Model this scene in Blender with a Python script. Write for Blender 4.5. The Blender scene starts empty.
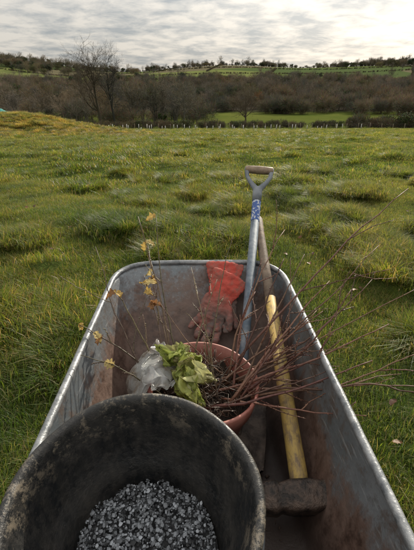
import bpy, math, random, bmesh
import numpy as np
from mathutils import Vector, Matrix, noise as mnoise
random.seed(7); rng=np.random.default_rng(7)
scene=bpy.context.scene
rad=math.radians

# ------------------------------------------------------------------ helpers
def new_obj(name, verts, faces, mat=None, smooth=True, cols=None, parent=None, link=True):
    me=bpy.data.meshes.new(name)
    me.from_pydata([tuple(v) for v in verts],[],[tuple(f) for f in faces])
    if smooth: me.polygons.foreach_set('use_smooth',[True]*len(me.polygons))
    if cols is not None:
        a=me.color_attributes.new('Col','FLOAT_COLOR','POINT')
        c=np.ones((len(verts),4)); c[:,:3]=np.array(cols)[:,:3]
        a.data.foreach_set('color',c.ravel())
    if mat: me.materials.append(mat)
    me.update()
    o=bpy.data.objects.new(name,me)
    if link: scene.collection.objects.link(o)
    if parent: o.parent=parent
    return o
def empty(name, loc=(0,0,0)):
    o=bpy.data.objects.new(name,None); o.empty_display_size=.1; o.location=loc
    scene.collection.objects.link(o); return o

class MB:
    def __init__(s): s.v=[];s.f=[];s.c=[]
    def add(s,v,f,c=(1,1,1)):
        b=len(s.v); s.v+= [tuple(p) for p in v]; s.f+=[tuple(i+b for i in q) for q in f]
        s.c+= [tuple(c)]*len(v)
    def tube(s,pts,rr,n=6,c=(1,1,1),cap=True):
        pts=[Vector(p) for p in pts]
        up=Vector((0.13,0.31,0.94)); V=[];F=[]
        for i,p in enumerate(pts):
            t=(pts[min(i+1,len(pts)-1)]-pts[max(i-1,0)]).normalized()
            if i==0:
                a=t.cross(up)
                if a.length<.05: a=t.cross(Vector((1,0,0)))
                a.normalize()
            else:
                a=(a-t*a.dot(t)).normalized()
            b=t.cross(a)
            for k in range(n):
                th=2*math.pi*k/n
                V.append(p+(a*math.cos(th)+b*math.sin(th))*rr[i])
        for i in range(len(pts)-1):
            for k in range(n):
                F.append((i*n+k,i*n+(k+1)%n,(i+1)*n+(k+1)%n,(i+1)*n+k))
        if cap and n>2:
            F.append(tuple(range(n))[::-1]); F.append(tuple(range((len(pts)-1)*n,len(pts)*n)))
        s.add(V,F,c)
    def obj(s,name,mat,**k):
        return new_obj(name,s.v,s.f,mat,cols=s.c,**k)

def N(nt,t,**k):
    n=nt.nodes.new(t)
    for a,b in k.items(): setattr(n,a,b)
    return n
def material(name):
    m=bpy.data.materials.new(name); m.use_nodes=True
    nt=m.node_tree; b=nt.nodes['Principled BSDF']; return m,nt,b
def mixc(nt,f,a,b,mode='MIX'):
    n=N(nt,'ShaderNodeMix',data_type='RGBA',blend_type=mode)
    for sock,val in ((n.inputs[0],f),(n.inputs[6],a),(n.inputs[7],b)):
        if isinstance(val,(int,float)): sock.default_value=val
        elif isinstance(val,tuple): sock.default_value=(*val[:3],1)
        else: nt.links.new(val,sock)
    return n.outputs[2]
def math_n(nt,op,a,b=None,clamp=False):
    n=N(nt,'ShaderNodeMath',operation=op,use_clamp=clamp)
    for i,v in enumerate((a,b)):
        if v is None: continue
        if isinstance(v,(int,float)): n.inputs[i].default_value=v
        else: nt.links.new(v,n.inputs[i])
    return n.outputs[0]
def noise_n(nt,scale,detail=4,rough=.55,vec=None,dist=0):
    n=N(nt,'ShaderNodeTexNoise'); n.inputs['Scale'].default_value=scale
    n.inputs['Detail'].default_value=detail; n.inputs['Roughness'].default_value=rough
    n.inputs['Distortion'].default_value=dist
    if vec is not None: nt.links.new(vec,n.inputs['Vector'])
    return n.outputs['Fac']
def mapr(nt,v,a,b,c=0,d=1):
    n=N(nt,'ShaderNodeMapRange'); nt.links.new(v,n.inputs[0])
    for i,x in enumerate((a,b,c,d)): n.inputs[i+1].default_value=x
    return n.outputs[0]
def pos(nt): return N(nt,'ShaderNodeNewGeometry').outputs['Position']
def objc(nt): return N(nt,'ShaderNodeTexCoord').outputs['Object']
def bump(nt,b,h,st=.3,d=.01):
    n=N(nt,'ShaderNodeBump'); n.inputs['Strength'].default_value=st; n.inputs['Distance'].default_value=d
    nt.links.new(h,n.inputs['Height']); nt.links.new(n.outputs[0],b.inputs['Normal'])
def simple(name,c1,c2,scale=20,rough=.7,metal=0,bs=.3,bd=.003,lo=.35,hi=.65,detail=4):
    m,nt,b=material(name); p=objc(nt)
    f=mapr(nt,noise_n(nt,scale,detail,.6,p),lo,hi)
    nt.links.new(mixc(nt,f,c1,c2),b.inputs['Base Color'])
    b.inputs['Roughness'].default_value=rough; b.inputs['Metallic'].default_value=metal
    bump(nt,b,noise_n(nt,scale*4,3,.6,p),bs,bd)
    return m

# ------------------------------------------------------------------ camera
CAM=Vector((0,0,1.35))
cd=bpy.data.cameras.new('camera'); cam=bpy.data.objects.new('camera',cd); scene.collection.objects.link(cam)
cam.location=CAM; cam.rotation_euler=(rad(90-25),0,0)
cd.sensor_fit='VERTICAL'; cd.sensor_height=36; cd.lens=26.2; cd.clip_start=.02; cd.clip_end=5000
scene.camera=cam
scene.view_settings.view_transform='Standard'; scene.view_settings.look='None'; scene.view_settings.exposure=0

# ------------------------------------------------------------------ sun + sky
SUN_AZ=rad(27); SUN_EL=rad(26)     # azimuth clockwise from +Y
sd=Vector((math.sin(SUN_AZ)*math.cos(SUN_EL),math.cos(SUN_AZ)*math.cos(SUN_EL),math.sin(SUN_EL)))
sl=bpy.data.lights.new('sun','SUN'); sl.energy=5.0; sl.angle=rad(.8); sl.color=(1,.92,.77)
so=bpy.data.objects.new('sun',sl); scene.collection.objects.link(so)
so.rotation_euler=sd.to_track_quat('Z','Y').to_euler(); so.location=(10,20,20)
w=bpy.data.worlds.new('World'); scene.world=w; w.use_nodes=True; nt=w.node_tree
bg=nt.nodes['Background']; bg.inputs[1].default_value=.1
sky=N(nt,'ShaderNodeTexSky',sky_type='NISHITA'); sky.sun_disc=False; sky.sun_elevation=SUN_EL; sky.sun_rotation=SUN_AZ
sky.air_density=1.2; sky.dust_density=2.5
tc=N(nt,'ShaderNodeTexCoord').outputs['Generated']
sx=N(nt,'ShaderNodeSeparateXYZ'); nt.links.new(tc,sx.inputs[0])
zc=math_n(nt,'ADD',math_n(nt,'MAXIMUM',sx.outputs[2],0),.12)
cx=N(nt,'ShaderNodeCombineXYZ')
nt.links.new(math_n(nt,'DIVIDE',sx.outputs[0],zc),cx.inputs[0]); nt.links.new(math_n(nt,'DIVIDE',sx.outputs[1],zc),cx.inputs[1])
n1=noise_n(nt,3.4,6,.62,cx.outputs[0],.25); n2=noise_n(nt,.8,3,.5,cx.outputs[0],.2)
cl=math_n(nt,'ADD',math_n(nt,'MULTIPLY',n1,.60),math_n(nt,'MULTIPLY',n2,.45))
cf=mapr(nt,cl,.43,.60)
cc=mixc(nt,cf,(.53,.57,.60),(1.08,1.02,.93))
dp=N(nt,'ShaderNodeVectorMath',operation='DOT_PRODUCT'); nt.links.new(tc,dp.inputs[0]); dp.inputs[1].default_value=sd
glow=math_n(nt,'MULTIPLY',math_n(nt,'POWER',math_n(nt,'MAXIMUM',dp.outputs['Value'],0),10),.85)
lum=math_n(nt,'ADD',math_n(nt,'ADD',math_n(nt,'MULTIPLY',math_n(nt,'MAXIMUM',sx.outputs[2],0),1.0),.66),glow)
lum=math_n(nt,'MULTIPLY',lum,9.0)
sc=N(nt,'ShaderNodeVectorMath',operation='SCALE'); nt.links.new(cc,sc.inputs[0]); nt.links.new(lum,sc.inputs[3])
nt.links.new(mixc(nt,.90,sky.outputs[0],sc.outputs[0]),bg.inputs[0])

# ------------------------------------------------------------------ terrain
KY=[-200,-50,0,3,10,30,60,88,110,150,220,270,450,650,860,1000,1600,4000]
KZ=[4,1.0,0,0,-.42,-1.95,-4.2,-6.5,-7.9,-8.8,-9.3,-8,5,20,33,37,26,0]
LAT=np.random.default_rng(123).uniform(-1,1,(256,256))
def vnoise(x,y):
    xi=np.floor(x).astype(int); yi=np.floor(y).astype(int); fx=x-xi; fy=y-yi
    fx=fx*fx*(3-2*fx); fy=fy*fy*(3-2*fy); g=lambda a,b: LAT[a%256,b%256]
    return (g(xi,yi)*(1-fx)+g(xi+1,yi)*fx)*(1-fy)+(g(xi,yi+1)*(1-fx)+g(xi+1,yi+1)*fx)*fy
def fbm(x,y,s,o):
    x=np.asarray(x,float); y=np.asarray(y,float)
    return sum(a*vnoise(x*s*k+o*17.3+k*5,y*s*k*.9+o*9.1+x*.2*s*k) for a,k in ((1,1),(.5,2.1),(.3,4.3)))
def tus(x,y):
    a=fbm(x,y,1.7,1.0)+.6*fbm(x,y,.35,3.0); return np.clip((a-.10)*1.5,0,1)
def H(x,y):
    x=np.asarray(x,float); y=np.asarray(y,float)
    a=np.maximum(1.0,np.abs(y)*.1)
    h=sum(np.interp(y+k*a,KY,KZ) for k in (-1,-.5,0,.5,1))/5
    h0=sum(np.interp(k,KY,KZ) for k in (-1,-.5,0,.5,1))/5
    h=h-h0*np.exp(-y*y/8)
    h+=2.0*np.exp(-((x+18.5)/7.5)**2-((y-40)/5)**2)
    d=np.hypot(x,y-1)
    near=np.clip((d-1.0)/3,0,1)*np.clip((200-y)/100,0,1)
    h+=near*(.10*fbm(x,y,.45,5.)+.12*fbm(x,y,.12,8.))
    h+=.10*tus(x,y)*np.clip((d-.8)/1,0,1)*np.clip((90-y)/10,0,1)
    far=np.clip((y-300)/400,0,1)
    h+=far*(3*np.sin(x/90+.6)+1.5*np.sin(x/47+2.)+15*np.exp(-((x+420)/170)**2)+13*np.exp(-((x-400)/150)**2)+6*np.exp(-((x-60)/120)**2)*np.clip((y-600)/200,0,1))
    return h
ys=np.concatenate([np.linspace(-60,-4,8),np.linspace(-3,14,120),14+np.cumsum(.2*1.03**np.arange(1,210))])
ys=ys[ys<2500]; us=np.linspace(-1,1,261); us=np.sign(us)*np.abs(us)**1.4
Y,U=np.meshgrid(ys,us,indexing='ij'); X=U*(12+np.abs(Y)*1.0); Z=H(X,Y)
nv=np.stack([X,Y,Z],-1).reshape(-1,3); nu=len(us)
F=[(i*nu+j,i*nu+j+1,(i+1)*nu+j+1,(i+1)*nu+j) for i in range(len(ys)-1) for j in range(nu-1)]
gm,nt,b=material('pasture'); p=pos(nt)
f1=mapr(nt,noise_n(nt,.25,5,.65,p),.35,.65); f2=mapr(nt,noise_n(nt,9,4,.7,p),.35,.65)
c=mixc(nt,f1,(.050,.078,.018),(.09,.11,.03)); c=mixc(nt,math_n(nt,'MULTIPLY',f2,.5),c,(.04,.042,.015))
mp=N(nt,'ShaderNodeMapping'); nt.links.new(p,mp.inputs[0]); mp.inputs['Scale'].default_value=(.007,.009,0); mp.inputs['Rotation'].default_value=(0,0,.3)
vo=N(nt,'ShaderNodeTexVoronoi'); vo.inputs['Scale'].default_value=1; nt.links.new(mp.outputs[0],vo.inputs['Vector'])
cr=N(nt,'ShaderNodeValToRGB'); sxx=N(nt,'ShaderNodeSeparateColor'); nt.links.new(vo.outputs['Color'],sxx.inputs[0]); nt.links.new(sxx.outputs[0],cr.inputs[0])
cr.color_ramp.interpolation='CONSTANT'
e=cr.color_ramp.elements; e[0].color=(.095,.12,.04,1); e[1].position=.75; e[1].color=(.13,.115,.07,1)
q=e.new(.35); q.color=(.14,.16,.055,1); q=e.new(.55); q.color=(.075,.10,.04,1)
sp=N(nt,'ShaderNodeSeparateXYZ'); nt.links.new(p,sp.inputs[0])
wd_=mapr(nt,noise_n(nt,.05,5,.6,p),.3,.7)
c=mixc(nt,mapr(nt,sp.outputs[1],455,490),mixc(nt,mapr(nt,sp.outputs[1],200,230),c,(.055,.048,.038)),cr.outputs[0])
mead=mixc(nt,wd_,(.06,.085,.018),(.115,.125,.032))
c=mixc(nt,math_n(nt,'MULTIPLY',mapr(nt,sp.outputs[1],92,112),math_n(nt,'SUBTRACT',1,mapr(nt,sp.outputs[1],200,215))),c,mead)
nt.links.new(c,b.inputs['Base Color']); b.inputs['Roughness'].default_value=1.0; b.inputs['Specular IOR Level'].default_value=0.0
bump(nt,b,f2,.6,.05)
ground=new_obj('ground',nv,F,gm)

# ------------------------------------------------------------------ scatter via geometry nodes
def scatter(name,P,R,S,I,sources):
    me=bpy.data.meshes.new(name); me.vertices.add(len(P)); me.vertices.foreach_set('co',np.asarray(P,np.float32).ravel())
    a=me.attributes.new('rot','FLOAT_VECTOR','POINT'); a.data.foreach_set('vector',np.asarray(R,np.float32).ravel())
    a=me.attributes.new('scl','FLOAT_VECTOR','POINT'); a.data.foreach_set('vector',np.asarray(S,np.float32).ravel())
    a=me.attributes.new('idx','INT','POINT'); a.data.foreach_set('value',np.asarray(I,np.int32))
    o=bpy.data.objects.new(name,me); scene.collection.objects.link(o)
    col=bpy.data.collections.new(name+'_parts')
    for s in sources: col.objects.link(s)
    g=bpy.data.node_groups.new(name+'_scatter','GeometryNodeTree')
    g.interface.new_socket('Geometry',in_out='INPUT',socket_type='NodeSocketGeometry')
    g.interface.new_socket('Geometry',in_out='OUTPUT',socket_type='NodeSocketGeometry')
    gi=g.nodes.new('NodeGroupInput'); go=g.nodes.new('NodeGroupOutput')
    ip=g.nodes.new('GeometryNodeInstanceOnPoints'); ci=g.nodes.new('GeometryNodeCollectionInfo')
    ci.inputs['Collection'].default_value=col; ci.inputs['Separate Children'].default_value=True; ci.inputs['Reset Children'].default_value=True
    def na(n,t):
        q=g.nodes.new('GeometryNodeInputNamedAttribute'); q.data_type=t; q.inputs['Name'].default_value=n
        return [s for s in q.outputs if s.enabled and s.name=='Attribute'][0]
    er=g.nodes.new('FunctionNodeEulerToRotation')
    L=g.links.new
    L(gi.outputs[0],ip.inputs['Points']); L(ci.outputs[0],ip.inputs['Instance']); ip.inputs['Pick Instance'].default_value=True
    L(na('idx','INT'),ip.inputs['Instance Index']); L(na('rot','FLOAT_VECTOR'),er.inputs[0]); L(er.outputs[0],ip.inputs['Rotation'])
    L(na('scl','FLOAT_VECTOR'),ip.inputs['Scale']); L(ip.outputs[0],go.inputs[0])
    m=o.modifiers.new('scatter','NODES'); m.node_group=g
    return o

grm,nt,b=material('grass_blades')
at=N(nt,'ShaderNodeVertexColor'); at.layer_name='Col'; p=pos(nt)
f=mapr(nt,noise_n(nt,1.1,2,.6,p),.36,.64); f3=mapr(nt,noise_n(nt,.16,2,.65,p),.42,.62)
c=mixc(nt,f,(.64,.80,.68),(1.60,1.32,1.10))
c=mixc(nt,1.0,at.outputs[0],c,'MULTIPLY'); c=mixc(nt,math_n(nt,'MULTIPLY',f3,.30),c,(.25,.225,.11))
nt.links.new(c,b.inputs['Base Color']); b.inputs['Roughness'].default_value=.5; b.inputs['Specular IOR Level'].default_value=.34
tr=N(nt,'ShaderNodeBsdfTranslucent'); nt.links.new(mixc(nt,1,c,(2.1,1.95,.95),'MULTIPLY'),tr.inputs[0])
ms=N(nt,'ShaderNodeMixShader'); ms.inputs[0].default_value=.48
nt.links.new(b.outputs[0],ms.inputs[1]); nt.links.new(tr.outputs[0],ms.inputs[2]); nt.links.new(ms.outputs[0],nt.nodes['Material Output'].inputs[0])

def tuft(name,nb,R,hmin,hmax,wd,straw,seed,splay=0):
    r=np.random.default_rng(seed); mb_v=[];mb_f=[];mb_c=[]
    for k in range(nb):
        a=r.uniform(0,2*np.pi); q=R*np.sqrt(r.uniform()); px,py=q*np.cos(a),q*np.sin(a)
        h=r.uniform(hmin,hmax)*(1-.35*q/R); az=a+r.normal(0,.7) if splay else r.uniform(0,2*np.pi)
        lean=r.uniform(.15,1.1)+splay*q/R; ln=np.array([np.cos(az),np.sin(az)]); side=np.array([-ln[1],ln[0]])*wd*r.uniform(.6,1.3)
        b0=len(mb_v)
        for t,ww in ((0,1),(.5,.85)):
            cx_=px+ln[0]*h*lean*t*t; cy_=py+ln[1]*h*lean*t*t; z=h*(t-.28*lean*t*t)-.01
            mb_v.append((cx_-side[0]*ww,cy_-side[1]*ww,z)); mb_v.append((cx_+side[0]*ww,cy_+side[1]*ww,z))
        mb_v.append((px+ln[0]*h*lean,py+ln[1]*h*lean,h*max(.25,(1-.36*lean))-.01))
        mb_f+= [(b0,b0+1,b0+3,b0+2),(b0+2,b0+3,b0+4)]
        u=r.uniform()
        if u<straw: col=np.array([.29,.245,.13])*r.uniform(.5,1.15)
        else:
            g=r.uniform()**1.3; col=np.array([.055,.11,.018])*(1-g)+np.array([.165,.21,.045])*g
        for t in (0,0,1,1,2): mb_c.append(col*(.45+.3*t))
    return new_obj(name,mb_v,mb_f,grm,cols=mb_c,link=False)
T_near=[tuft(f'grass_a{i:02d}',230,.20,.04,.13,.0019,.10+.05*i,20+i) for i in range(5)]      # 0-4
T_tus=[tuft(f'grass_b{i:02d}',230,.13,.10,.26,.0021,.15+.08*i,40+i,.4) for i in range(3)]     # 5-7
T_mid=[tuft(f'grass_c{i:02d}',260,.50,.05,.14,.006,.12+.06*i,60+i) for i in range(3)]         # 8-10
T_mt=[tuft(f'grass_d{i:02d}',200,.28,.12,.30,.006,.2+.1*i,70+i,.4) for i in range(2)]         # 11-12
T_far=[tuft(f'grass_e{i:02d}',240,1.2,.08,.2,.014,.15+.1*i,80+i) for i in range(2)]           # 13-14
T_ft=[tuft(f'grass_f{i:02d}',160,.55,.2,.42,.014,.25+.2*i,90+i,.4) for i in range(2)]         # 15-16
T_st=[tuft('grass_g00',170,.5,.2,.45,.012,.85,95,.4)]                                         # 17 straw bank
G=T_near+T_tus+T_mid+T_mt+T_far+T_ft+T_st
def pts(n,y0,y1,wa,wb):
    y=rng.uniform(y0,y1,n*2); k=rng.uniform(size=n*2)<(wa+wb*y)/(wa+wb*y1); y=y[k][:n]; x=rng.uniform(-1,1,len(y))*(wa+wb*y); return x,y
P=[];S=[];I=[]
def addp(x,y,s,i):
    P.append(np.stack([x,y,H(x,y)],-1)); S.append(s); I.append(i)
x,y=pts(6400,-.6,7.5,1.3,.72); m=tus(x,y); addp(x,y,np.clip(.72+.5*m+rng.normal(0,.12,len(x)),.45,1.5),rng.integers(0,5,len(x)))
x,y=pts(8500,-.6,9,1.3,.72); k=tus(x,y)>rng.uniform(.2,1.0,len(x)); x,y=x[k],y[k]; addp(x,y,rng.uniform(.5,1.1,len(x)),5+rng.integers(0,3,len(x)))
x,y=pts(5600,6.5,30,2,.72); m=tus(x,y); addp(x,y,np.clip(.75+.5*m+rng.normal(0,.12,len(x)),.4,1.6),8+rng.integers(0,3,len(x)))
x,y=pts(9000,6.5,34,2,.72); k=tus(x,y)>rng.uniform(.2,1.0,len(x)); x,y=x[k],y[k]; addp(x,y,rng.uniform(.5,1.15,len(x)),11+rng.integers(0,2,len(x)))
x,y=pts(5000,26,93,3,.7); addp(x,y,np.clip(.8+rng.normal(0,.15,len(x)),.35,1.4),13+rng.integers(0,2,len(x)))
x,y=pts(9000,30,93,3,.7); k=(fbm(x,y,.35,2.0)+.5*fbm(x,y,1.3,1.0))>.25; x,y=x[k],y[k]; addp(x,y,rng.uniform(.4,1.1,len(x)),15+rng.integers(0,2,len(x)))
x=rng.normal(-18,6,2400); y=rng.normal(39,4,2400); addp(x,y,rng.uniform(.5,1.1,2400),np.full(2400,17))
P=np.concatenate(P);S=np.concatenate(S);I=np.concatenate(I)
R=np.zeros_like(P); R[:,2]=rng.uniform(0,6.28,len(P)); R[:,0]=rng.normal(0,.12,len(P)); R[:,1]=rng.normal(0,.12,len(P))
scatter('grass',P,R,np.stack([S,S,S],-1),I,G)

# ------------------------------------------------------------------ trees
tm,nt,b=material('bark_and_twigs'); at=N(nt,'ShaderNodeVertexColor'); at.layer_name='Col'
oi=N(nt,'ShaderNodeObjectInfo'); p=pos(nt)
c=mixc(nt,oi.outputs['Random'],(.70,.76,.76),(1.28,1.16,.98)); c=mixc(nt,1,at.outputs[0],c,'MULTIPLY')
zn=mapr(nt,noise_n(nt,.02,1,.5,p),.35,.65); c=mixc(nt,1,c,mixc(nt,zn,(.78,.85,.82),(1.15,1.10,1.02)),'MULTIPLY')
nt.links.new(c,b.inputs['Base Color']); b.inputs['Roughness'].default_value=.95; b.inputs['Specular IOR Level'].default_value=.08

def tree(name,h,seed,spread=.8,leafy=0,twc=(.115,.085,.075),bk=(.10,.085,.07),kids=(8,6,6,5),lc=(.16,.09,.03),tw=.02,link=False):
    r=random.Random(seed); mb=MB()
    def rv(): return Vector((r.gauss(0,1),r.gauss(0,1),r.gauss(0,1))).normalized()
    def leaf(p,s,c):
        a=rv(); bb=a.cross(rv()).normalized(); mb.add([p-a*s,p+bb*s*.6,p+a*s,p-bb*s*.6],[(0,1,2,3)],[k*r.uniform(.6,1.4) for k in c])
    def grow(p,d,L,r0,lev):
        n=4 if lev<2 else 3 if lev<3 else 2
        q=[p.copy()]; dd=d.copy()
        for i in range(n):
            dd=(dd+rv()*(.10 if lev==0 else .24)+Vector((0,0,.10 if lev else .05))).normalized(); q.append(q[-1]+dd*L/n)
        if lev<=2: 
            mb.tube(q,[r0*(1-.75*i/n) for i in range(n+1)],6 if lev==0 else 4 if lev==1 else 3,bk if lev<2 else twc,cap=False)
        else:
            s=rv().cross(dd).normalized()*max(r0,tw*(.9 if lev==3 else .6))
            if lev==3: mb.add([q[0]-s,q[0]+s,q[1]+s*.7,q[1]-s*.7,q[-1]],[(0,1,2,3),(3,2,4)],twc)
            else: mb.add([q[0]-s,q[0]+s,q[-1]],[(0,1,2)],twc)
        if lev>=len(kids):
            if leafy and r.random()<leafy: leaf(q[-1],.11,lc)
            return
        for k in range(kids[lev]):
            t=r.uniform(.28 if lev==0 else .2,1.0); i=min(int(t*n),n-1); bp=q[i].lerp(q[i+1],t*n-i)
            ax=(q[i+1]-q[i]).normalized(); perp=rv().cross(ax).normalized()
            an=r.uniform(.45,1.1) if lev else r.uniform(.35,1.0)*(1.3-.6*t)
            nd=(ax*math.cos(an)+perp*math.sin(an)*(spread+.3)).normalized()
            grow(bp,nd,L*r.uniform(.45,.68)*(1.05-.35*t if lev==0 else 1),r0*(.5 if lev==0 else .55)*(1-.5*t),lev+1)
    grow(Vector((0,0,-.3)),Vector((0,0,1)),h*.72,h*.022,0)
    return mb.obj(name,tm,link=link)
def bush(name,h,wd,n,col,seed,stems=40,ls=.1,link=False,twiggy=0):
    r=random.Random(seed); mb=MB()
    lobes=[(Vector((r.uniform(-.6,.6)*wd,r.uniform(-.6,.6)*wd,r.uniform(.3,.75)*h)),r.uniform(.25,.45)*min(wd,h)) for _ in range(9)]
    for k in range(stems):
        l=r.choice(lobes); e=l[0]+Vector((r.gauss(0,.5),r.gauss(0,.5),abs(r.gauss(0,.6))))*l[1]*1.5
        mb.tube([Vector((r.uniform(-.3,.3)*wd,r.uniform(-.3,.3)*wd,0)),(e*.55),e],[.03,.02,.006],3,(.10,.08,.065),cap=False)
    for k in range(n):
        l=r.choice(lobes); d=Vector((r.gauss(0,1),r.gauss(0,1),r.gauss(0,1)+.2)).normalized(); p=l[0]+d*l[1]*r.uniform(.5,1.15)
        if p.z<0.05: p.z=r.uniform(.05,.4)
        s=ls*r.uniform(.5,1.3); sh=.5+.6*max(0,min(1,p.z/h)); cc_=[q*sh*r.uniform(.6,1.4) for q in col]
        if twiggy:
            d2=(d+Vector((r.gauss(0,.4),r.gauss(0,.4),r.gauss(0,.3)+.5))).normalized(); bb=d2.cross(Vector((r.gauss(0,1),r.gauss(0,1),r.gauss(0,1)))).normalized()
            mb.add([p-bb*.045,p+bb*.045,p+d2*s*4],[(0,1,2)],cc_)
        else:
            a=Vector((r.gauss(0,1),r.gauss(0,1),r.gauss(0,1))).normalized(); bb=a.cross(d).normalized()
            mb.add([p-a*s,p+bb*s*.6,p+a*s,p-bb*s*.6],[(0,1,2,3)],cc_)
    return mb.obj(name,tm,link=link)
TV=[tree(f'wood_a{i:02d}',12,100+i,spread=[.8,1.0,.7,.9,1.0,.8][i],leafy=[0,.15,0,.45,.1,.6][i],
     twc=[(.175,.155,.14),(.19,.165,.14),(.15,.138,.13),(.18,.155,.12),(.175,.155,.145),(.145,.12,.095)][i],bk=(.12,.11,.10),
     kids=(8,7,5,4),lc=[(.1,.1,.1),(.16,.13,.06),(.1,.1,.1),(.15,.125,.06),(.13,.12,.06),(.22,.145,.055)][i],tw=.042) for i in range(6)]
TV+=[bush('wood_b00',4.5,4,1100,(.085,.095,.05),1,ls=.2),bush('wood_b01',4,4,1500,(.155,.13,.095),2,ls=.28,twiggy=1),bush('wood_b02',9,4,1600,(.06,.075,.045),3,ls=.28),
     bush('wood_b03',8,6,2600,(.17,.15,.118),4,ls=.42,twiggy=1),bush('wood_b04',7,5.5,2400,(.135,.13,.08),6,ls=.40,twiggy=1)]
P=[];S=[];I=[]
def put(x,y,s,i):
    P.append((x,y,float(H(x,y))-.1)); S.append(s); I.append(i)
R2=random.Random(5)
def hedge(x0,y0,x1,y1,step,sc,idx,jit=1):
    L=math.hypot(x1-x0,y1-y0); n=int(L/step)
    for k in range(n+1):
        t=k/max(n,1); put(x0+(x1-x0)*t+R2.uniform(-jit,jit),y0+(y1-y0)*t+R2.uniform(-jit,jit),sc*R2.uniform(.75,1.25),R2.choice(idx))
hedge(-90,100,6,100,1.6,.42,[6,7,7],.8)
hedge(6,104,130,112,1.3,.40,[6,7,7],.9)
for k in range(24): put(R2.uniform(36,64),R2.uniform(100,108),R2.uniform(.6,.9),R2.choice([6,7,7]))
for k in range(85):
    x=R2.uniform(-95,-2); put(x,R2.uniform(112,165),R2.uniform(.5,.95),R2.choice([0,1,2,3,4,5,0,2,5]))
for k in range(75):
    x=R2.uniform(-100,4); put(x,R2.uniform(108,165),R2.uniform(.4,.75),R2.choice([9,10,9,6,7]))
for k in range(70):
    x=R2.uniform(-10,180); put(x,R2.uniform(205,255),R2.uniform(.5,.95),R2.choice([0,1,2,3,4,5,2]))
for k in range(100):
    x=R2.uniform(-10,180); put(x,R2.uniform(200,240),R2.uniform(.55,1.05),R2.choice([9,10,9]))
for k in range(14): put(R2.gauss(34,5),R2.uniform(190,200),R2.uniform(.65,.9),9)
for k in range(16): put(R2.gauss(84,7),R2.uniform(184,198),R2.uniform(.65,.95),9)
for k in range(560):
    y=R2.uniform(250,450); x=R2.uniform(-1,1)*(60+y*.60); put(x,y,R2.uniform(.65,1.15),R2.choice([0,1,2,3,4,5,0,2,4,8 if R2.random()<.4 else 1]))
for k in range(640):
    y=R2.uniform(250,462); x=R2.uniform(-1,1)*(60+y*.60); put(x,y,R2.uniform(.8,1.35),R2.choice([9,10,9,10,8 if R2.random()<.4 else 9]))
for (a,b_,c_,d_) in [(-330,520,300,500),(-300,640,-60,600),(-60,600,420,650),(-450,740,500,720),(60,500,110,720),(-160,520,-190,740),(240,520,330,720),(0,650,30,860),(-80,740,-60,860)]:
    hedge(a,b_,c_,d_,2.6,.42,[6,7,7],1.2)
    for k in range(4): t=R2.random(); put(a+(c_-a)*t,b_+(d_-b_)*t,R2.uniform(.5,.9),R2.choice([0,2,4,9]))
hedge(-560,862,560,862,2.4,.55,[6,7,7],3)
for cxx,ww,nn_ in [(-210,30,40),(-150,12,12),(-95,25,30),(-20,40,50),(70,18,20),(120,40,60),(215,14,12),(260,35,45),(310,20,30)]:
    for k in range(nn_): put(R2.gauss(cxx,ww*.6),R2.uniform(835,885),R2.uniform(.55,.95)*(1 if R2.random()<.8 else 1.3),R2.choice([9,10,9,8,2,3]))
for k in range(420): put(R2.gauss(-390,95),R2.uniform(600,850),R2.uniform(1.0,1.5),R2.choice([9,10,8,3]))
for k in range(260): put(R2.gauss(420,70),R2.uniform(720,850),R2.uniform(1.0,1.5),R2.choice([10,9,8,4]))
S=np.array(S); R=np.zeros((len(P),3)); R[:,2]=rng.uniform(0,6.28,len(P))
scatter('woodland',P,R,np.stack([S,S,S*rng.uniform(.85,1.15,len(S))],-1),I,TV)
def place(o,x,y,rot=0,s=1): o.location=(x,y,float(H(x,y))-.1); o.rotation_euler=(0,0,rot); o.scale=(s,s,s)
place(tree('bare_tree',17.5,11,spread=.75,kids=(11,8,7,6),tw=.025,link=True,twc=(.09,.075,.065),bk=(.06,.055,.045)),-25.5,103)
place(tree('bare_tree',15.5,12,spread=.8,kids=(10,7,7,5),tw=.025,link=True,twc=(.09,.075,.065),bk=(.06,.055,.045)),-22.5,105)
place(tree('bare_tree',11,14,spread=1.0,kids=(11,8,7,5),tw=.022,link=True,twc=(.11,.09,.075),bk=(.07,.06,.05)),10,112)
place(tree('bare_tree',10,15,spread=1.0,kids=(10,7,7,5),tw=.022,link=True,twc=(.11,.09,.075),bk=(.07,.06,.05)),-14,118)
place(tree('autumn_tree',9,16,spread=.9,kids=(10,7,6,5),leafy=.8,lc=(.34,.15,.04),tw=.02,link=True),26,235)
place(bush('yew_tree',4.2,1.5,1800,(.03,.045,.02),9,ls=.14,link=True),-10.5,104)

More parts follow.
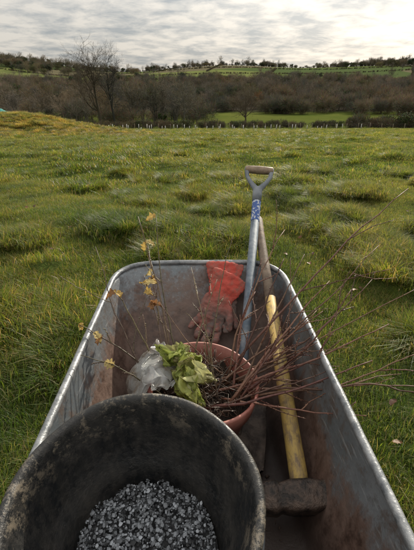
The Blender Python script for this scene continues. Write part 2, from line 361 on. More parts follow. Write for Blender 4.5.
# ------------------------------------------------------------------ tree guards, fence, tarpaulin
wp=simple('white_guard_plastic',(.42,.43,.39),(.57,.57,.53),3,.5)
wood=simple('weathered_stake',(.16,.13,.09),(.26,.21,.15),12,.85)
mb=MB(); ms_=MB(); r=random.Random(3)
for row,(n_,y0) in enumerate([(40,84),(26,76)]):
    for k in range(n_):
        x=-29+k*(1.5 if row==0 else 2.1)+r.uniform(-.5,.5); y=y0+r.uniform(-2.5,2.5); z=float(H(x,y)); h=r.uniform(.7,1.15)
        if r.random()<.2: continue
        mb.tube([(x,y,z),(x+r.gauss(0,.05),y,z+h)],[.05,.055],8); ms_.tube([(x+.09,y,z-.1),(x+.09,y,z+h+.12)],[.02,.02],4)
tg=empty('tree_guards'); mb.obj('guard_tubes',wp,parent=tg); ms_.obj('guard_stakes',wood,parent=tg)
mb=MB(); last=None
for k in range(52):
    x=-60+k*2.6; y=93+r.uniform(-.1,.1)+.04*max(x,0); z=float(H(x,y)); mb.tube([(x,y,z-.2),(x,y,z+1.2)],[.055,.05],6)
    if last:
        for hz in (.3,.6,.9,1.12): mb.tube([last+Vector((0,0,hz)),Vector((x,y,z+hz))],[.006,.006],3)
    last=Vector((x,y,z))
mb.obj('wire_fence',wood)
tp=simple('teal_tarpaulin',(.02,.20,.17),(.05,.28,.24),2,.6); V=[];F=[]
for i in range(15):
    for j in range(9):
        x=-20.4+i*.13; y=39.5+j*.13; z=float(H(x,y))+.22+.42*math.sin(i/14*math.pi)*math.sin(j/8*math.pi)+.10*mnoise.noise(Vector((i*.9,j*.9,0))); V.append((x,y,z))
for i in range(14):
    for j in range(8): F.append((i*9+j,i*9+j+1,(i+1)*9+j+1,(i+1)*9+j))
new_obj('tarpaulin',V,F,tp)

# ------------------------------------------------------------------ wheelbarrow
yaw=rad(1.4)
def W(x,y,z):
    y0=y-.16; return Vector((x*math.cos(yaw)-y0*math.sin(yaw), .16+x*math.sin(yaw)+y0*math.cos(yaw), z))
def ring(yr,yf,wr,wf,rc,zr,zf):
    C=[(-wr,yr),(wr,yr),(wf,yf),(-wf,yf)]; out=[]
    for i in range(4):
        p=Vector(C[i]);a=Vector(C[i-1]);b_=Vector(C[(i+1)%4]); u=(a-p).normalized()*rc; v=(b_-p).normalized()*rc
        for k in range(11):
            t=k/10; out.append((p+u)*(1-t)**2+p*2*t*(1-t)*1.0+(p+v)*t*t)
        nx=Vector(C[(i+1)%4]); s=p+v; e=nx-(nx-p).normalized()*rc
        for k in range(1,10): out.append(s.lerp(e,k/10))
    return [Vector((q.x,q.y,zr+(zf-zr)*(q.y-yr)/(yf-yr))) for q in out]
TOP=(.16,1.40,.345,.300,.15,.67,.75); BOT=(.27,1.10,.27,.205,.13,.385,.395)
ringlist=[]; nr=18
for k in range(nr+1):
    th=k/nr; a=ring(*TOP); b_=ring(*BOT)
    wob=[q.lerp(s,th) for q,s in zip(a,b_)]
    bow=math.sin(th*math.pi)*.018; cen=Vector((0,.75,0)); rr=[]
    for i,q in enumerate(wob):
        dxy=Vector((q.x-cen.x,q.y-cen.y,0)).normalized()
        d=bow+.009*mnoise.noise(Vector((q.x*7,q.y*7,q.z*7)))*math.sin(th*math.pi)
        rr.append(q+dxy*d)
    ringlist.append(rr)
bot=ringlist[-1]
for s,dz in ((.95,-.010),(.88,-.014),(.7,-.015),(.45,-.016),(.2,-.016)):
    c0=Vector((0,.68,.375)); rr=[]
    for q in bot:
        v=c0.lerp(q,s); v.z=q.z*s+.39*(1-s)+dz+.003*mnoise.noise(Vector((v.x*8,v.y*8,0))); rr.append(v)
    ringlist.append(rr)
nn=len(bot); V=[W(*q) for rr in ringlist for q in rr]; F=[]
for i in range(len(ringlist)-1):
    for k in range(nn): F.append((i*nn+k,(i+1)*nn+k,(i+1)*nn+(k+1)%nn,i*nn+(k+1)%nn))
V.append(W(0,.68,.374)); L0=(len(ringlist)-1)*nn
for k in range(nn): F.append((L0+k,len(V)-1,L0+(k+1)%nn))
gv,nt,b=material('galvanised_steel'); p=pos(nt); sp=N(nt,'ShaderNodeSeparateXYZ'); nt.links.new(p,sp.inputs[0])
na_=noise_n(nt,6,6,.68,p); nb_=noise_n(nt,38,5,.7,p); nc_=noise_n(nt,2.6,5,.65,p); nd_=noise_n(nt,11,7,.72,p)
mp=N(nt,'ShaderNodeMapping'); nt.links.new(p,mp.inputs[0]); mp.inputs['Scale'].default_value=(30,30,3)
st=noise_n(nt,1.5,4,.7,mp.outputs[0])
mp2=N(nt,'ShaderNodeMapping'); nt.links.new(p,mp2.inputs[0]); mp2.inputs['Scale'].default_value=(90,5,60); mp2.inputs['Rotation'].default_value=(.3,.2,.1)
scr=mapr(nt,noise_n(nt,1.5,3,.6,mp2.outputs[0]),.60,.68)
side_=mapr(nt,math_n(nt,'ABSOLUTE',sp.outputs[0]),.19,.30,0,.035)
side_=math_n(nt,'MULTIPLY',side_,mapr(nt,sp.outputs[1],1.25,1.0))
zz=math_n(nt,'ADD',math_n(nt,'ADD',sp.outputs[2],side_),math_n(nt,'MULTIPLY',sp.outputs[1],-.075))
edge=math_n(nt,'ADD',math_n(nt,'MULTIPLY',na_,.40),math_n(nt,'MULTIPLY',st,.12))
mask=mapr(nt,math_n(nt,'SUBTRACT',zz,edge),.280,.345,1,0)
steel=mixc(nt,mapr(nt,nc_,.35,.65),(.125,.145,.16),(.25,.265,.28)); steel=mixc(nt,mapr(nt,nb_,.5,.72),steel,(.13,.125,.12))
steel=mixc(nt,math_n(nt,'MULTIPLY',mapr(nt,nd_,.51,.60),.75),steel,(.14,.10,.078))
steel=mixc(nt,math_n(nt,'MULTIPLY',scr,.5),steel,(.40,.41,.42))
mud=mixc(nt,mapr(nt,nb_,.35,.65),(.055,.032,.024),(.14,.085,.065)); mud=mixc(nt,math_n(nt,'MULTIPLY',mapr(nt,nd_,.45,.6),.5),mud,(.20,.14,.115))
floor=mixc(nt,mapr(nt,sp.outputs[2],.39,.50,1,0),mud,(.035,.024,.02))
c=mixc(nt,mask,steel,floor); nt.links.new(c,b.inputs['Base Color'])
nt.links.new(math_n(nt,'MULTIPLY',math_n(nt,'SUBTRACT',1,mask),.35),b.inputs['Metallic'])
nt.links.new(math_n(nt,'ADD',mapr(nt,nb_,.3,.7,-.10,.12),mapr(nt,mask,0,1,.42,.52)),b.inputs['Roughness']); bump(nt,b,math_n(nt,'ADD',math_n(nt,'ADD',nb_,nd_),math_n(nt,'MULTIPLY',mask,.4)),.5,.004)
barrow=empty('wheelbarrow')
tray=new_obj('tray',V,F,gv,parent=barrow)
sm=tray.modifiers.new('sol','SOLIDIFY'); sm.thickness=.003; sm.offset=0
mb=MB(); rp=[W(q.x,q.y,q.z+.002*mnoise.noise(q*14)) for q in ring(*TOP)]; rp.append(rp[0]); rp.append(rp[1])
mb.tube(rp,[.0095]*len(rp),12,cap=False)
rim_m=simple('worn_rim_steel',(.13,.14,.15),(.31,.315,.32),26,.45,.4,.5,.003,.40,.6,7)
mb.obj('rolled_rim',rim_m,parent=barrow)
# crumbs of soil lying in the tray
crm=simple('soil_crumbs',(.03,.02,.015),(.09,.06,.045),40,.95)
mb=MB(); r=random.Random(61)
for k in range(700):
    x=r.uniform(-.2,.2); y=r.uniform(.35,1.08); s=r.uniform(.0012,.005)*(1.8 if r.random()<.05 else 1)
    if abs(x)<.19: 
        c_=W(x,y,.3785+s*.5); o1=Vector((s*r.uniform(.7,1.4),0,0)); o2=Vector((r.uniform(-.4,.4)*s,s*r.uniform(.7,1.3),0)); o3=Vector((0,0,s*.8))
        mb.add([c_+o1,c_+o2,c_-o1,c_-o2,c_+o3,c_-o3],[(0,1,4),(1,2,4),(2,3,4),(3,0,4),(1,0,5),(2,1,5),(3,2,5),(0,3,5)])
mb.obj('soil_crumbs',crm,parent=barrow)
mb=MB(); tube_m=simple('frame_steel',(.05,.06,.07),(.12,.12,.12),15,.5,.6)
for s in (-1,1):
    mb.tube([W(s*.29,-.36,.60),W(s*.29,-.1,.57),W(s*.27,.2,.42),W(s*.22,.34,.345),W(s*.2,1.0,.35),W(s*.12,1.25,.29),W(s*.085,1.42,.21),W(s*.085,1.52,.2)],[.016]*8,10)
    mb.tube([W(s*.21,.42,.345),W(s*.24,.36,.05),W(s*.24,.36,.01)],[.014]*3,8)
    mb.tube([W(s*.21,.80,.345),W(s*.24,.38,.03)],[.012]*2,8)
    mb.tube([W(s*.1,1.3,.27),W(s*.17,1.42,.55)],[.01]*2,8)
mb.tube([W(-.24,.37,.12),W(.24,.37,.12)],[.012]*2,8); mb.tube([W(-.09,1.47,.2),W(.09,1.47,.2)],[.012]*2,8)
mb.obj('frame_and_legs',tube_m,parent=barrow)
rub=simple('rubber',(.015,.015,.015),(.035,.033,.03),25,.8)
mb=MB(); 
mb.tube([W(0,1.47+.155*math.cos(a),.2+.155*math.sin(a)) for a in np.linspace(0,2*math.pi,33)],[.042]*33,12,cap=False); mb.obj('tyre',rub,parent=barrow)
mb=MB(); mb.tube([W(-.03,1.47,.2),W(.03,1.47,.2)],[.115,.115],24); mb.tube([W(-.05,1.47,.2),W(.05,1.47,.2)],[.03,.03],12); mb.obj('wheel_hub',tube_m,parent=barrow)
mb=MB()
for s in (-1,1): mb.tube([W(s*.29,-.38,.602),W(s*.29,-.24,.587)],[.021,.02],10)
mb.obj('grips',rub,parent=barrow)

def revolve(name,prof,mat,M,n=64,parent=None,wob=0):
    V=[];F=[]
    for r_,z_ in prof:
        for k in range(n):
            a=2*math.pi*k/n; rr=r_*(1+wob*math.sin(2*a+.6)+wob*.6*math.sin(3*a+2)+wob*.25*math.sin(7*a)); V.append(M@Vector((rr*math.cos(a),rr*math.sin(a),z_+wob*.12*math.sin(4*a+1)*(1 if z_>-.06 else 0))))
    for i in range(len(prof)-1):
        for k in range(n): F.append((i*n+k,i*n+(k+1)%n,(i+1)*n+(k+1)%n,(i+1)*n+k))
    F.append(tuple(range((len(prof)-1)*n,len(prof)*n)))
    return new_obj(name,V,F,mat,parent=parent)
# bucket
bm,nt,b=material('black_rubber_bucket'); BM=Matrix.Translation((-.112,.40,.785))@Matrix.Rotation(rad(12),4,'X')
p=objc(nt); f=mapr(nt,noise_n(nt,8,6,.75,p),.44,.66); f2=mapr(nt,noise_n(nt,75,4,.75,p),.46,.66); fs=mapr(nt,noise_n(nt,20,8,.8,p),.53,.60)
mp=N(nt,'ShaderNodeMapping'); nt.links.new(p,mp.inputs[0]); mp.inputs['Scale'].default_value=(14,14,1.5); stq=mapr(nt,noise_n(nt,3,4,.65,mp.outputs[0]),.45,.68)
sp=N(nt,'ShaderNodeSeparateXYZ'); nt.links.new(p,sp.inputs[0])
rimz=mapr(nt,math_n(nt,'ADD',math_n(nt,'MULTIPLY',sp.outputs[2],1),math_n(nt,'MULTIPLY',sp.outputs[1],-.208)),.62,.70)
c=mixc(nt,math_n(nt,'MULTIPLY',f,.5),(.008,.009,.010),(.045,.040,.034)); c=mixc(nt,math_n(nt,'MULTIPLY',f2,.25),c,(.09,.08,.07))
c=mixc(nt,math_n(nt,'MULTIPLY',stq,.35),c,(.06,.053,.044))
c=mixc(nt,math_n(nt,'MULTIPLY',math_n(nt,'MULTIPLY',fs,rimz),.8),c,(.21,.175,.13))
nt.links.new(c,b.inputs['Base Color']); nt.links.new(mapr(nt,f,0,1,.36,.8),b.inputs['Roughness']); bump(nt,b,math_n(nt,'ADD',f2,fs),.35,.002)
bk=empty('bucket')
prof=[(.02,-.345),(.108,-.345),(.118,-.34),(.135,-.24),(.160,-.12),(.178,-.045),(.187,-.040),(.188,-.022),(.192,-.018),(.196,-.006),(.197,0),(.194,.006),(.188,.008),(.182,.004),(.178,-.006),(.175,-.02),(.172,-.035),(.164,-.08),(.149,-.15),(.145,-.152),(.131,-.23),(.115,-.325),(.06,-.33)]
revolve('bucket_body',prof,bm,BM,128,bk,.014)
mb=MB()
for s in (-1,1):
    mb.tube([BM@Vector((s*.183,-.03,-.05)),BM@Vector((s*.196,0,-.045)),BM@Vector((s*.183,.03,-.05))],[.008]*3,8)
mb.obj('handle_lugs',bm,parent=bk)
mb=MB(); mb.tube([BM@Vector((.200*math.cos(a),-.225*math.sin(a),-.045-.12*math.sin(a))) for a in np.linspace(0,math.pi,25)],[.003]*25,8)
mb.obj('wire_handle',tube_m,parent=bk)
gvl,nt,b=material('pale_gravel'); at=N(nt,'ShaderNodeVertexColor'); at.layer_name='Col'; nt.links.new(at.outputs[0],b.inputs['Base Color']); b.inputs['Roughness'].default_value=.6
gp=MB(); r=random.Random(9)
ico=[Vector(v).normalized() for v in [(0,0,1),(.89,0,.45),(.28,.85,.45),(-.72,.53,.45),(-.72,-.53,.45),(.28,-.85,.45),(.72,.53,-.45),(-.28,.85,-.45),(-.89,0,-.45),(-.28,-.85,-.45),(.72,-.53,-.45),(0,0,-1)]]
icf=[(0,1,2),(0,2,3),(0,3,4),(0,4,5),(0,5,1),(1,6,2),(2,7,3),(3,8,4),(4,9,5),(5,10,1),(6,7,2),(7,8,3),(8,9,4),(9,10,5),(10,6,1),(11,7,6),(11,8,7),(11,9,8),(11,10,9),(11,6,10)]
for k in range(4400):
    a=r.uniform(0,6.283); q=.134*math.sqrt(r.uniform(0,1)); z=-.212+.022*(1-(q/.134)**2)+r.uniform(-.010,.006)+.022*mnoise.noise(Vector((q*math.cos(a)*30,q*math.sin(a)*30,0)))
    s=r.uniform(.0012,.0042)*(1.3 if r.random()<.1 else 1); c_=Vector((q*math.cos(a),q*math.sin(a),z)); g=r.choice([.04,.09,.22,.36,.50])*r.uniform(.75,1.2)
    sc3=Vector((r.uniform(.6,1.4),r.uniform(.6,1.4),r.uniform(.5,1)))
    gp.add([BM@(c_+Vector((v.x*sc3.x,v.y*sc3.y,v.z*sc3.z))*s*r.uniform(.7,1.25)) for v in ico],icf,(g*.92,g*.98,g*1.07))
gp.obj('gravel_fill',gvl,parent=bk,smooth=False)
revolve('gravel_bed',[(.134,-.222),(.07,-.209),(.01,-.203)],simple('gravel_dust',(.03,.033,.036),(.08,.08,.085),80,.9),BM,40,bk)

# ------------------------------------------------------------------ plant pot
pm=simple('terracotta_plastic',(.26,.08,.06),(.37,.155,.12),14,.55,0,.3,.003,.38,.62,7)
PM=Matrix.Translation((-.010,.862,.635))@Matrix.Rotation(rad(7),4,'X')@Matrix.Rotation(rad(5),4,'Y')
pot=empty('plant_pot')
revolve('pot_body',[(.02,-.24),(.108,-.24),(.112,-.235),(.136,-.055),(.147,-.052),(.152,-.004),(.150,.002),(.144,.002),(.140,-.04),(.134,-.06),(.112,-.2),(.05,-.21)],pm,PM,64,pot,.008)
soil=simple('potting_soil',(.012,.009,.007),(.05,.035,.025),60,.95,0,.8,.01)
V=[];F=[]
for i in range(13):
    for k in range(40):
        a=2*math.pi*k/40; q=.136*i/12; V.append(PM@Vector((q*math.cos(a),q*math.sin(a),-.06+.03*mnoise.noise(Vector((q*math.cos(a)*25,q*math.sin(a)*25,3))))))
for i in range(12):
    for k in range(40): F.append((i*40+k,i*40+(k+1)%40,(i+1)*40+(k+1)%40,(i+1)*40+k))
new_obj('soil',V,F,soil,parent=pot)
rm,nt,b=material('twig_bark'); at=N(nt,'ShaderNodeVertexColor'); at.layer_name='Col'; f=mapr(nt,noise_n(nt,120,3,.6,objc(nt)),.35,.65)
nt.links.new(mixc(nt,f,at.outputs[0],mixc(nt,1,at.outputs[0],(.55,.5,.5),'MULTIPLY')),b.inputs['Base Color']); b.inputs['Roughness'].default_value=.5
r=random.Random(21); mb=MB()
for k in range(260):
    a=r.uniform(0,6.28); q=r.uniform(0,.115); c0=Vector((q*math.cos(a),q*math.sin(a),r.uniform(-.06,.0))); pts_=[c0]; d=Vector((r.gauss(0,1),r.gauss(0,1),r.gauss(0,.35))).normalized()
    for i in range(6):
        d=(d+Vector((r.gauss(0,.5),r.gauss(0,.5),r.gauss(0,.3)))).normalized(); n_=pts_[-1]+d*.018
        if math.hypot(n_.x,n_.y)>.132: d=-d; n_=pts_[-1]+d*.015
        n_.z=max(-.06,min(.03,n_.z)); pts_.append(n_)
    rr=r.uniform(.0008,.0024); g=r.uniform(.5,1.4); mb.tube([PM@q_ for q_ in pts_],[rr*(1-.1*i) for i in range(7)],4,(.09*g,.055*g,.035*g))
mb.obj('roots',rm,parent=pot)

# ------------------------------------------------------------------ sapling whips
r=random.Random(33); mb=MB()
def whip(p0,p1,r0,side=5,bow=.04,col=(.155,.066,.047),lv=0):
    p0=Vector(p0);p1=Vector(p1); d=p1-p0; L=d.length; ax=d.normalized()
    pr=Vector((r.gauss(0,1),r.gauss(0,1),r.gauss(0,1))).cross(ax).normalized()
    n=12; q=[]; j=Vector((0,0,0))
    for i in range(n+1):
        t=i/n; j+=Vector((r.gauss(0,.0028),r.gauss(0,.0028),r.gauss(0,.0028)))*(L/.5) if i else j
        q.append(p0+d*t+pr*bow*L*math.sin(t*math.pi)+j)
    g=r.uniform(.6,1.5); cc_=(col[0]*g,col[1]*g*r.uniform(.9,1.3),col[2]*g)
    mb.tube(q,[r0*(1-.75*i/n)+.0004 for i in range(n+1)],6,cc_)
    for i in range(1,n):
        if r.random()<.7:
            o=Vector((r.gauss(0,1),r.gauss(0,1),r.gauss(0,1))).cross(ax).normalized()
            rb=r0*(1-.75*i/n); mb.tube([q[i]+o*rb*.5,q[i]+o*(rb+.003)+ax*.003],[.0016,.0005],4,cc_)
    for k in range(side):
        t=r.uniform(.25,.9); i=int(t*n); o=Vector((r.gauss(0,1),r.gauss(0,1),r.gauss(0,1))).cross(ax).normalized()
        e=q[i]+(ax*r.uniform(.5,1)+o*r.uniform(.3,.8))*L*r.uniform(.12,.38)
        if lv<1: whip(q[i],e,r0*.42,1 if r.random()<.4 else 0,.05,col,lv+1)
    return q
base=lambda dx=0,dy=0,dz=0: Vector((.03+dx+r.uniform(-.07,.07),.85+dy+r.uniform(-.06,.06),.60+dz))
ends=[(.53,.74,.70),(.54,1.13,.93),(.64,1.24,1.06),(.36,1.04,.85),(.30,1.15,.87),(.47,.90,.80),(.40,.98,.86),(.33,.80,.72),(.27,1.22,.95),(.22,1.05,.92),(.38,.72,.66),(.30,.92,.82),(.47,1.05,.84),(.25,.95,.85),(.35,.88,.76),(.42,.82,.74),(.15,1.05,.80),(.24,.84,.73),(.57,.86,.72),(.33,.97,.79),(.28,.89,.71),(.60,1.0,.86)]
for e in ends: whip(base(.02,0,0),e,r.uniform(.0022,.0038),r.choice([2,3,4]),r.uniform(-.07,.07))
for e in [(-.05,1.12,.86),(.02,1.1,.82),(.06,1.22,.90),(-.13,1.0,.80),(.0,1.0,.78)]: whip(base(-.03,.03,0),e,.002,2,.04,(.15,.09,.05))
mb.obj('sapling_bundle',rm)
lfm,nt,b=material('leaf_surface'); at=N(nt,'ShaderNodeVertexColor'); at.layer_name='Col'
f=mapr(nt,noise_n(nt,60,4,.6,objc(nt)),.4,.7); c=mixc(nt,math_n(nt,'MULTIPLY',f,.5),at.outputs[0],mixc(nt,1,at.outputs[0],(.7,.55,.45),'MULTIPLY'))
nt.links.new(c,b.inputs['Base Color']); b.inputs['Roughness'].default_value=.5; bump(nt,b,noise_n(nt,160,3,.6,objc(nt)),.5,.002)
tr=N(nt,'ShaderNodeBsdfTranslucent'); nt.links.new(c,tr.inputs[0]); ms=N(nt,'ShaderNodeMixShader'); ms.inputs[0].default_value=.4
nt.links.new(b.outputs[0],ms.inputs[1]); nt.links.new(tr.outputs[0],ms.inputs[2]); nt.links.new(ms.outputs[0],nt.nodes['Material Output'].inputs[0])
lf=MB()
def leaf(mbl,p,d,n,L,Wd,col,curl=.5,ruf=0,mid=None,nx=7,ny=10,lobed=0,sd=0,fold=.14,crk=0):
    p=Vector(p); d=Vector(d).normalized(); n=Vector(n); n=(n-d*n.dot(d)).normalized(); s=d.cross(n)
    V=[];C=[];F=[]
    for j in range(ny+1):
        t=j/ny; w_=Wd*(math.sin(math.pi*min(1,t**.75*.97+.03)))**.8*(1+lobed*math.sin(t*19))
        cv=curl*t*t; c_=p+d*L*(t-.25*curl*t*t)-n*L*cv*.6
        for i in range(nx):
            u=2*i/(nx-1)-1; rf=ruf*mnoise.noise(Vector((u*1.7+sd,t*5,sd*3)))*abs(u)+crk*mnoise.noise(Vector((u*5+sd,t*11,sd)))
            V.append(c_+s*w_*u*.5+n*(abs(u)*Wd*fold+rf)+s*crk*mnoise.noise(Vector((t*9,u*4,sd+7))))
            m=abs(u)<.12; k=.75+.5*abs(mnoise.noise(Vector((u*3,t*8,sd)))) ; C.append(tuple((mid if (m and mid) else col)[z]*(k+.1) for z in range(3)))
    for j in range(ny):
        for i in range(nx-1): F.append((j*nx+i,j*nx+i+1,(j+1)*nx+i+1,(j+1)*nx+i))
    b0=len(mbl.v); mbl.v+=[tuple(v) for v in V]; mbl.c+=C; mbl.f+=[tuple(a+b0 for a in f) for f in F]
mb=MB(); r=random.Random(44)
sp_=[((-.10,.93,.56),(-.20,1.16,1.0),.003,2),((-.12,.88,.56),(-.245,.99,.83),.0028,2),((-.1,.9,.56),(-.36,.95,.76),.0028,3),((-.06,.95,.58),(-.16,1.25,.98),.0025,1),((-.13,.86,.55),(-.33,1.1,.93),.0022,0),((-.12,.84,.6),(-.32,.82,.74),.002,1),((-.12,.92,.6),(-.20,1.12,.79),.0028,6),((-.08,.92,.6),(-.19,1.2,.85),.0025,4)]
for a_,b_,rr,nl in sp_:
    q=whip(a_,b_,rr,2,.05,(.13,.085,.05))
    for k in range(nl):
        i=r.randint(9,12); col=r.choice([(.60,.42,.12),(.50,.30,.10),(.65,.52,.22),(.36,.18,.07)])
        leaf(lf,q[i],(r.gauss(0,1),r.gauss(0,.6)-.4,r.gauss(0,.6)),(r.gauss(0,.5),-.5,1),r.uniform(.03,.048),r.uniform(.018,.026),col,r.uniform(.3,1.1),.006,None,9,14,.25,k+rr*1e3,.25,.004)
sg=empty('leafy_sapling'); mb.obj('stems',rm,parent=sg); lf.obj('autumn_leaves',lfm,parent=sg)

# wilted leafy plant lying in the pot
cb=MB(); r=random.Random(8)
mid=(.60,.62,.34)
C0=Vector((-.085,.875,.640))
for i in range(14):
    a=r.uniform(-2.6,.6); el=r.uniform(-.1,1.2); up_=Vector((math.cos(a)*math.cos(el)*.6,math.sin(a)*math.cos(el)*.9,math.sin(el)*.9))
    cg=r.choice([(.46,.50,.14),(.40,.47,.11),(.54,.54,.24),(.48,.45,.18)]); k=r.uniform(.75,1.1)
    p_=C0+Vector((r.gauss(0,.018),r.gauss(0,.022),r.uniform(-.01,.03)))
    leaf(cb,p_,up_,(r.gauss(0,.4),-.6,.8+r.gauss(0,.3)),r.uniform(.08,.125),r.uniform(.045,.075),(cg[0]*k,cg[1]*k,cg[2]*k),r.uniform(.3,1.2),.045,mid,15,22,.04,i*1.7,.25,.009)
cb.obj('wilted_leafy_plant',lfm)

# crumpled plastic bag draped over the pot rim
pb,nt,b=material('clear_plastic_bag'); b.inputs['Roughness'].default_value=.2
f=mapr(nt,noise_n(nt,20,5,.65,objc(nt)),.42,.62); c=mixc(nt,f,(.50,.505,.49),(.20,.17,.14)); nt.links.new(c,b.inputs['Base Color'])
bump(nt,b,noise_n(nt,34,2,.5,objc(nt),1.2),.7,.006)
tr=N(nt,'ShaderNodeBsdfTransparent'); ms=N(nt,'ShaderNodeMixShader'); nt.links.new(mapr(nt,f,0,1,.55,.25),ms.inputs[0])
nt.links.new(b.outputs[0],ms.inputs[1]); nt.links.new(tr.outputs[0],ms.inputs[2]); nt.links.new(ms.outputs[0],nt.nodes['Material Output'].inputs[0])
bg_=MB()
def fold(p,s):
    return sum(a*(1-2*abs(mnoise.noise(p*f_+Vector((s,s*2,0)))*1.6)) for f_,a in ((1.0,.6),(2.1,.24)))
for sh_i in range(2):
    nu_,nv_=48,60; V=[];F=[]
    for j in range(nv_):
        for i in range(nu_):
            u=i/(nu_-1)-.5; v=j/(nv_-1)
            yy=.860+u*(.15+.05*v)+.02*sh_i; arc=v*2.4
            xx=-.105-.115*v-.010*sh_i; z_=.620+.075*math.sin(min(arc,math.pi)*1.0+.3)-.15*v*v
            k=Vector((u*2.6,v*1.9,sh_i*5)); 
            V.append((xx+.032*fold(k,1+sh_i),yy+.030*fold(k,7+sh_i),z_+.030*fold(k,3+sh_i)))
    for j in range(nv_-1):
        for i in range(nu_-1): F.append((j*nu_+i,j*nu_+i+1,(j+1)*nu_+i+1,(j+1)*nu_+i))
    bg_.add(V,F)
bag=bg_.obj('plastic_bag',pb,smooth=True)

# ------------------------------------------------------------------ spade
spd=empty('spade'); 
sh=simple('painted_steel_shaft',(.085,.115,.15),(.20,.225,.25),22,.62,.1,.4,.002,.4,.62,7)
A=Vector((.105,.985,.455)); B=Vector((.172,1.41,.793)); ax=(B-A).normalized(); E=Vector((.212,1.63,.967))
E=A+ax*((E-A).length)
mb=MB(); mb.tube([A-ax*.02,A+ax*.2,E],[.019,.0165,.0165],16); mb.obj('shaft',sh,parent=spd)
sidev=Vector((1,-.05,.0)); sidev=(sidev-ax*sidev.dot(ax)).normalized()
hm=simple('blue_grey_yoke',(.11,.125,.145),(.22,.235,.25),20,.6,.1)
mb=MB()
for s in (-1,1):
    mb.tube([E-ax*.02,E+ax*.015+sidev*s*.010,E+ax*.045+sidev*s*.032,E+ax*.075+sidev*s*.048,E+ax*.115+sidev*s*.052,E+ax*.122+sidev*s*.052],[.015,.013,.0095,.0085,.0105,.009],10)
mb.tube([E-ax*.05,E+ax*.012],[.019,.0195],16)
mb.obj('yoke',hm,parent=spd)
gw=simple('wooden_grip',(.15,.105,.07),(.33,.24,.16),35,.6)
mb=MB(); mb.tube([E+ax*.112+sidev*t*.058 for t in (-1,-.95,-.5,0,.5,.95,1)],[.012,.0155,.0165,.0175,.0165,.0155,.012],14); mb.obj('grip',gw,parent=spd)
lb,nt,b=material('blue_label'); vo=noise_n(nt,95,2,.5,objc(nt)); f=mapr(nt,vo,.54,.57); nt.links.new(mixc(nt,f,(.04,.09,.28),(.45,.47,.5)),b.inputs['Base Color']); b.inputs['Roughness'].default_value=.5
mb=MB(); mb.tube([E-ax*.15,E-ax*.055],[.0175,.0175],20,cap=False); mb.obj('label',lb,parent=spd)
bl=simple('muddy_blade_steel',(.035,.026,.022),(.11,.085,.07),18,.65,.3,.6,.006,.4,.6,7)
dn=(Vector((.085,.76,.395))-A).normalized(); nb=Vector((1,-.1,0)); nb=(nb-dn*nb.dot(dn)).normalized(); nz=nb.cross(dn)
if nz.z<0: nz=-nz
V=[];F=[]
for j in range(9):
    t=j/8; hw=.082*(1-.22*t**2)
    for i in range(9):
        u=i/4-1; V.append(A+dn*(.02+.235*t-(.03*u*u if j==8 else 0))+nb*hw*u+nz*(.012*u*u))
for j in range(8):
    for i in range(8): F.append((j*9+i,j*9+i+1,(j+1)*9+i+1,(j+1)*9+i))
o=new_obj('blade',V,F,bl,parent=spd); o.modifiers.new('s','SOLIDIFY').thickness=.003
mb=MB()
for s in (-1,1): mb.tube([A+dn*.022+nb*s*.02,A+dn*.022+nb*s*.084],[.006,.006],8)
mb.tube([A-ax*.01,A+dn*.05+nz*.006,A+dn*.12+nz*.003],[.02,.017,.006],12); mb.obj('socket_and_treads',bl,parent=spd)

# ------------------------------------------------------------------ sledgehammer
sh_=empty('sledgehammer'); HC=Vector((.226,.640,.468)); HB=Vector((.212,1.41,.787)); hx=(HB-HC).normalized(); HE=HC+hx*1.035
ym,nt,b=material('worn_yellow_handle'); p=objc(nt); mp=N(nt,'ShaderNodeMapping'); nt.links.new(p,mp.inputs[0]); mp.inputs['Scale'].default_value=(40,6,20)
f=mapr(nt,noise_n(nt,2,6,.75,mp.outputs[0]),.46,.64); c=mixc(nt,f,(.44,.30,.085),(.20,.14,.085))
f=mapr(nt,noise_n(nt,18,7,.75,p),.50,.62); c=mixc(nt,math_n(nt,'MULTIPLY',f,.75),c,(.13,.088,.055))
nt.links.new(c,b.inputs['Base Color']); b.inputs['Roughness'].default_value=.6; bump(nt,b,f,.3,.002)
hw_=simple('hickory_handle',(.10,.072,.052),(.23,.17,.12),28,.65)
mb=MB(); S_=.61
mb.tube([HC-hx*.028,HC+hx*.05,HC+hx*.2,HC+hx*S_],[.018,.0225,.0215,.018],16); mb.obj('painted_handle',ym,parent=sh_)
mb=MB(); mb.tube([HC+hx*(S_+.0005),HC+hx*.75,HC+hx*.95,HE-hx*.012,HE],[.0178,.0168,.0175,.0195,.015],16); mb.obj('handle_end',hw_,parent=sh_)
ir=simple('rusty_iron_head',(.025,.021,.019),(.10,.07,.055),30,.5,.5,.7,.005,.4,.6,7)
hd=Vector((1,-.05,.10)); hd=(hd-hx*hd.dot(hx)).normalized(); hn=hx.cross(hd)
V=[];F=[];st_=[(-.100,.026),(-.094,.034),(-.062,.037),(-.050,.031),(-.024,.037),(.024,.037),(.05,.031),(.062,.038),(.084,.036),(.090,.026)]
for t,hs in st_:
    for k in range(16):
        a=2*math.pi*(k+.5)/16; cx_,sy_=math.cos(a),math.sin(a); e_=.42
        V.append(HC+hd*t+hx*hs*math.copysign(abs(cx_)**e_,cx_)+hn*hs*math.copysign(abs(sy_)**e_,sy_))
for i in range(len(st_)-1):
    for k in range(16): F.append((i*16+k,i*16+(k+1)%16,(i+1)*16+(k+1)%16,(i+1)*16+k))
F.append(tuple(range(16))[::-1]); F.append(tuple(range((len(st_)-1)*16,len(st_)*16)))
o=new_obj('head',V,F,ir,parent=sh_); o.modifiers.new('b','BEVEL').width=.002

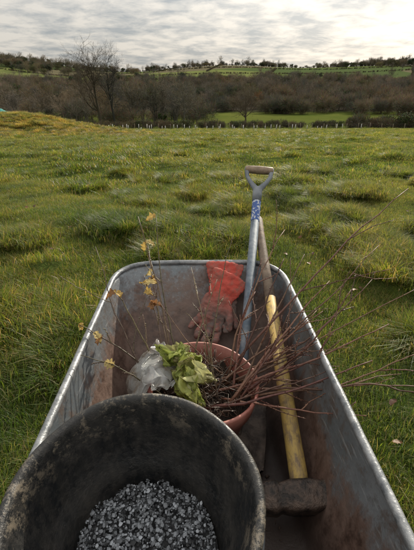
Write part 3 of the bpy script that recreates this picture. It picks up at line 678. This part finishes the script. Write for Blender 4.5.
# ------------------------------------------------------------------ gloves
gl,nt,b=material('red_work_glove'); p=objc(nt); sp=N(nt,'ShaderNodeSeparateXYZ'); nt.links.new(p,sp.inputs[0])
nz_=noise_n(nt,28,6,.7,p); k=mapr(nt,math_n(nt,'ADD',sp.outputs[1],math_n(nt,'MULTIPLY',nz_,.12)),.115,.055)
red=mixc(nt,mapr(nt,nz_,.48,.62),(.45,.065,.045),(.27,.095,.07))
c=mixc(nt,k,red,mixc(nt,mapr(nt,nz_,.42,.6),(.24,.095,.075),(.11,.085,.075))); nt.links.new(c,b.inputs['Base Color']); b.inputs['Roughness'].default_value=.85
bump(nt,b,math_n(nt,'ADD',noise_n(nt,260,2,.6,p),math_n(nt,'MULTIPLY',nz_,2)),.5,.003)
def glove(M,curl,seed,flip=1):
    r=random.Random(seed); bm_=bmesh.new()
    def blob(c,s):
        bmesh.ops.create_icosphere(bm_,subdivisions=3,radius=1,matrix=Matrix.Translation(c)@Matrix.Diagonal((*s,1)))
    def chain(pp,rr,fl=.8):
        for i in range(len(pp)-1):
            a=Vector(pp[i]);b_=Vector(pp[i+1]); n=max(3,int((b_-a).length/.005))
            for k in range(n+1):
                t=k/n; q=rr[i]+(rr[i+1]-rr[i])*t; blob(a.lerp(b_,t),(q,q,q*fl))
    for y_,hw,th in ((.116,.064,.011),(.108,.063,.012),(.10,.062,.012),(.092,.060,.013),(.084,.058,.013),(.075,.056,.013),(.066,.053,.013),(.057,.050,.013),(.048,.047,.014),(.04,.045,.014)):
        blob((0,y_,.0),(hw,.010,th))
    for y_,hw in ((.032,.043),(.02,.043),(.005,.045),(-.01,.047),(-.025,.047),(-.035,.045)): blob((0,y_,0),(hw,.014,.016))
    for x_,L,rr,dx in ((-.034,.062,.0110,-.010),(-.012,.074,.012,-.003),(.011,.070,.012,.004),(.033,.054,.0105,.012)):
        c1=curl*r.uniform(.5,1.3)
        chain([(x_*flip,-.035,0),((x_+dx*.5)*flip,-.035-L*.5,.008*c1),((x_+dx)*flip,-.035-L*.85,.028*c1),((x_+dx)*flip,-.035-L,.045*c1)],[rr*1.05,rr,rr*.95,rr*.8])
    chain([(-.035*flip,.015,.004),(-.058*flip,-.012,.012),(-.066*flip,-.04,.018)],[.014,.012,.0105])
    me=bpy.data.meshes.new('work_glove'); bm_.to_mesh(me); bm_.free(); me.materials.append(gl)
    o=bpy.data.objects.new('work_glove',me); scene.collection.objects.link(o)
    rmod=o.modifiers.new('r','REMESH'); rmod.mode='VOXEL'; rmod.voxel_size=.003; rmod.use_smooth_shade=True
    smo=o.modifiers.new('s','SMOOTH'); smo.factor=.6; smo.iterations=6
    tx=bpy.data.textures.new('wr','CLOUDS'); tx.noise_scale=.026; dm=o.modifiers.new('d','DISPLACE'); dm.texture=tx; dm.strength=.015; dm.mid_level=.5
    o.matrix_world=M; return o
def GM(x,y,z,rz,tilt=0):
    yv=Vector((0,.611,.792)); zv=Vector((0,-.792,.611)); xv=Vector((1,0,0))
    B_=Matrix((xv,yv,zv)).transposed().to_4x4()
    return Matrix.Translation((x,y,z))@B_@Matrix.Rotation(rz,4,'Z')@Matrix.Rotation(tilt,4,'X')@Matrix.Scale(1.12,4)
glove(GM(.058,1.290,.652,rad(-4)),.5,1,1)
glove(GM(.030,1.255,.632,rad(-26),rad(3)),.9,2,-1)

# ------------------------------------------------------------------ fallen leaves
fl=MB(); r=random.Random(77)
for k in range(150):
    y=r.uniform(.4,7); x=r.uniform(-1,1)*(.8+.6*y)
    if abs(x)<.4 and y<1.6: continue
    z=float(H(x,y))+r.uniform(.03,.09); col=r.choice([(.20,.09,.04),(.24,.12,.05),(.14,.07,.04)])
    leaf(fl,(x,y,z),(r.gauss(0,1),r.gauss(0,1),r.gauss(0,.3)),(r.gauss(0,.4),r.gauss(0,.4),1),r.uniform(.03,.06),r.uniform(.02,.035),col,r.uniform(.2,.9),.006,None,5,7,.1,k)
fl.obj('fallen_leaves',lfm)
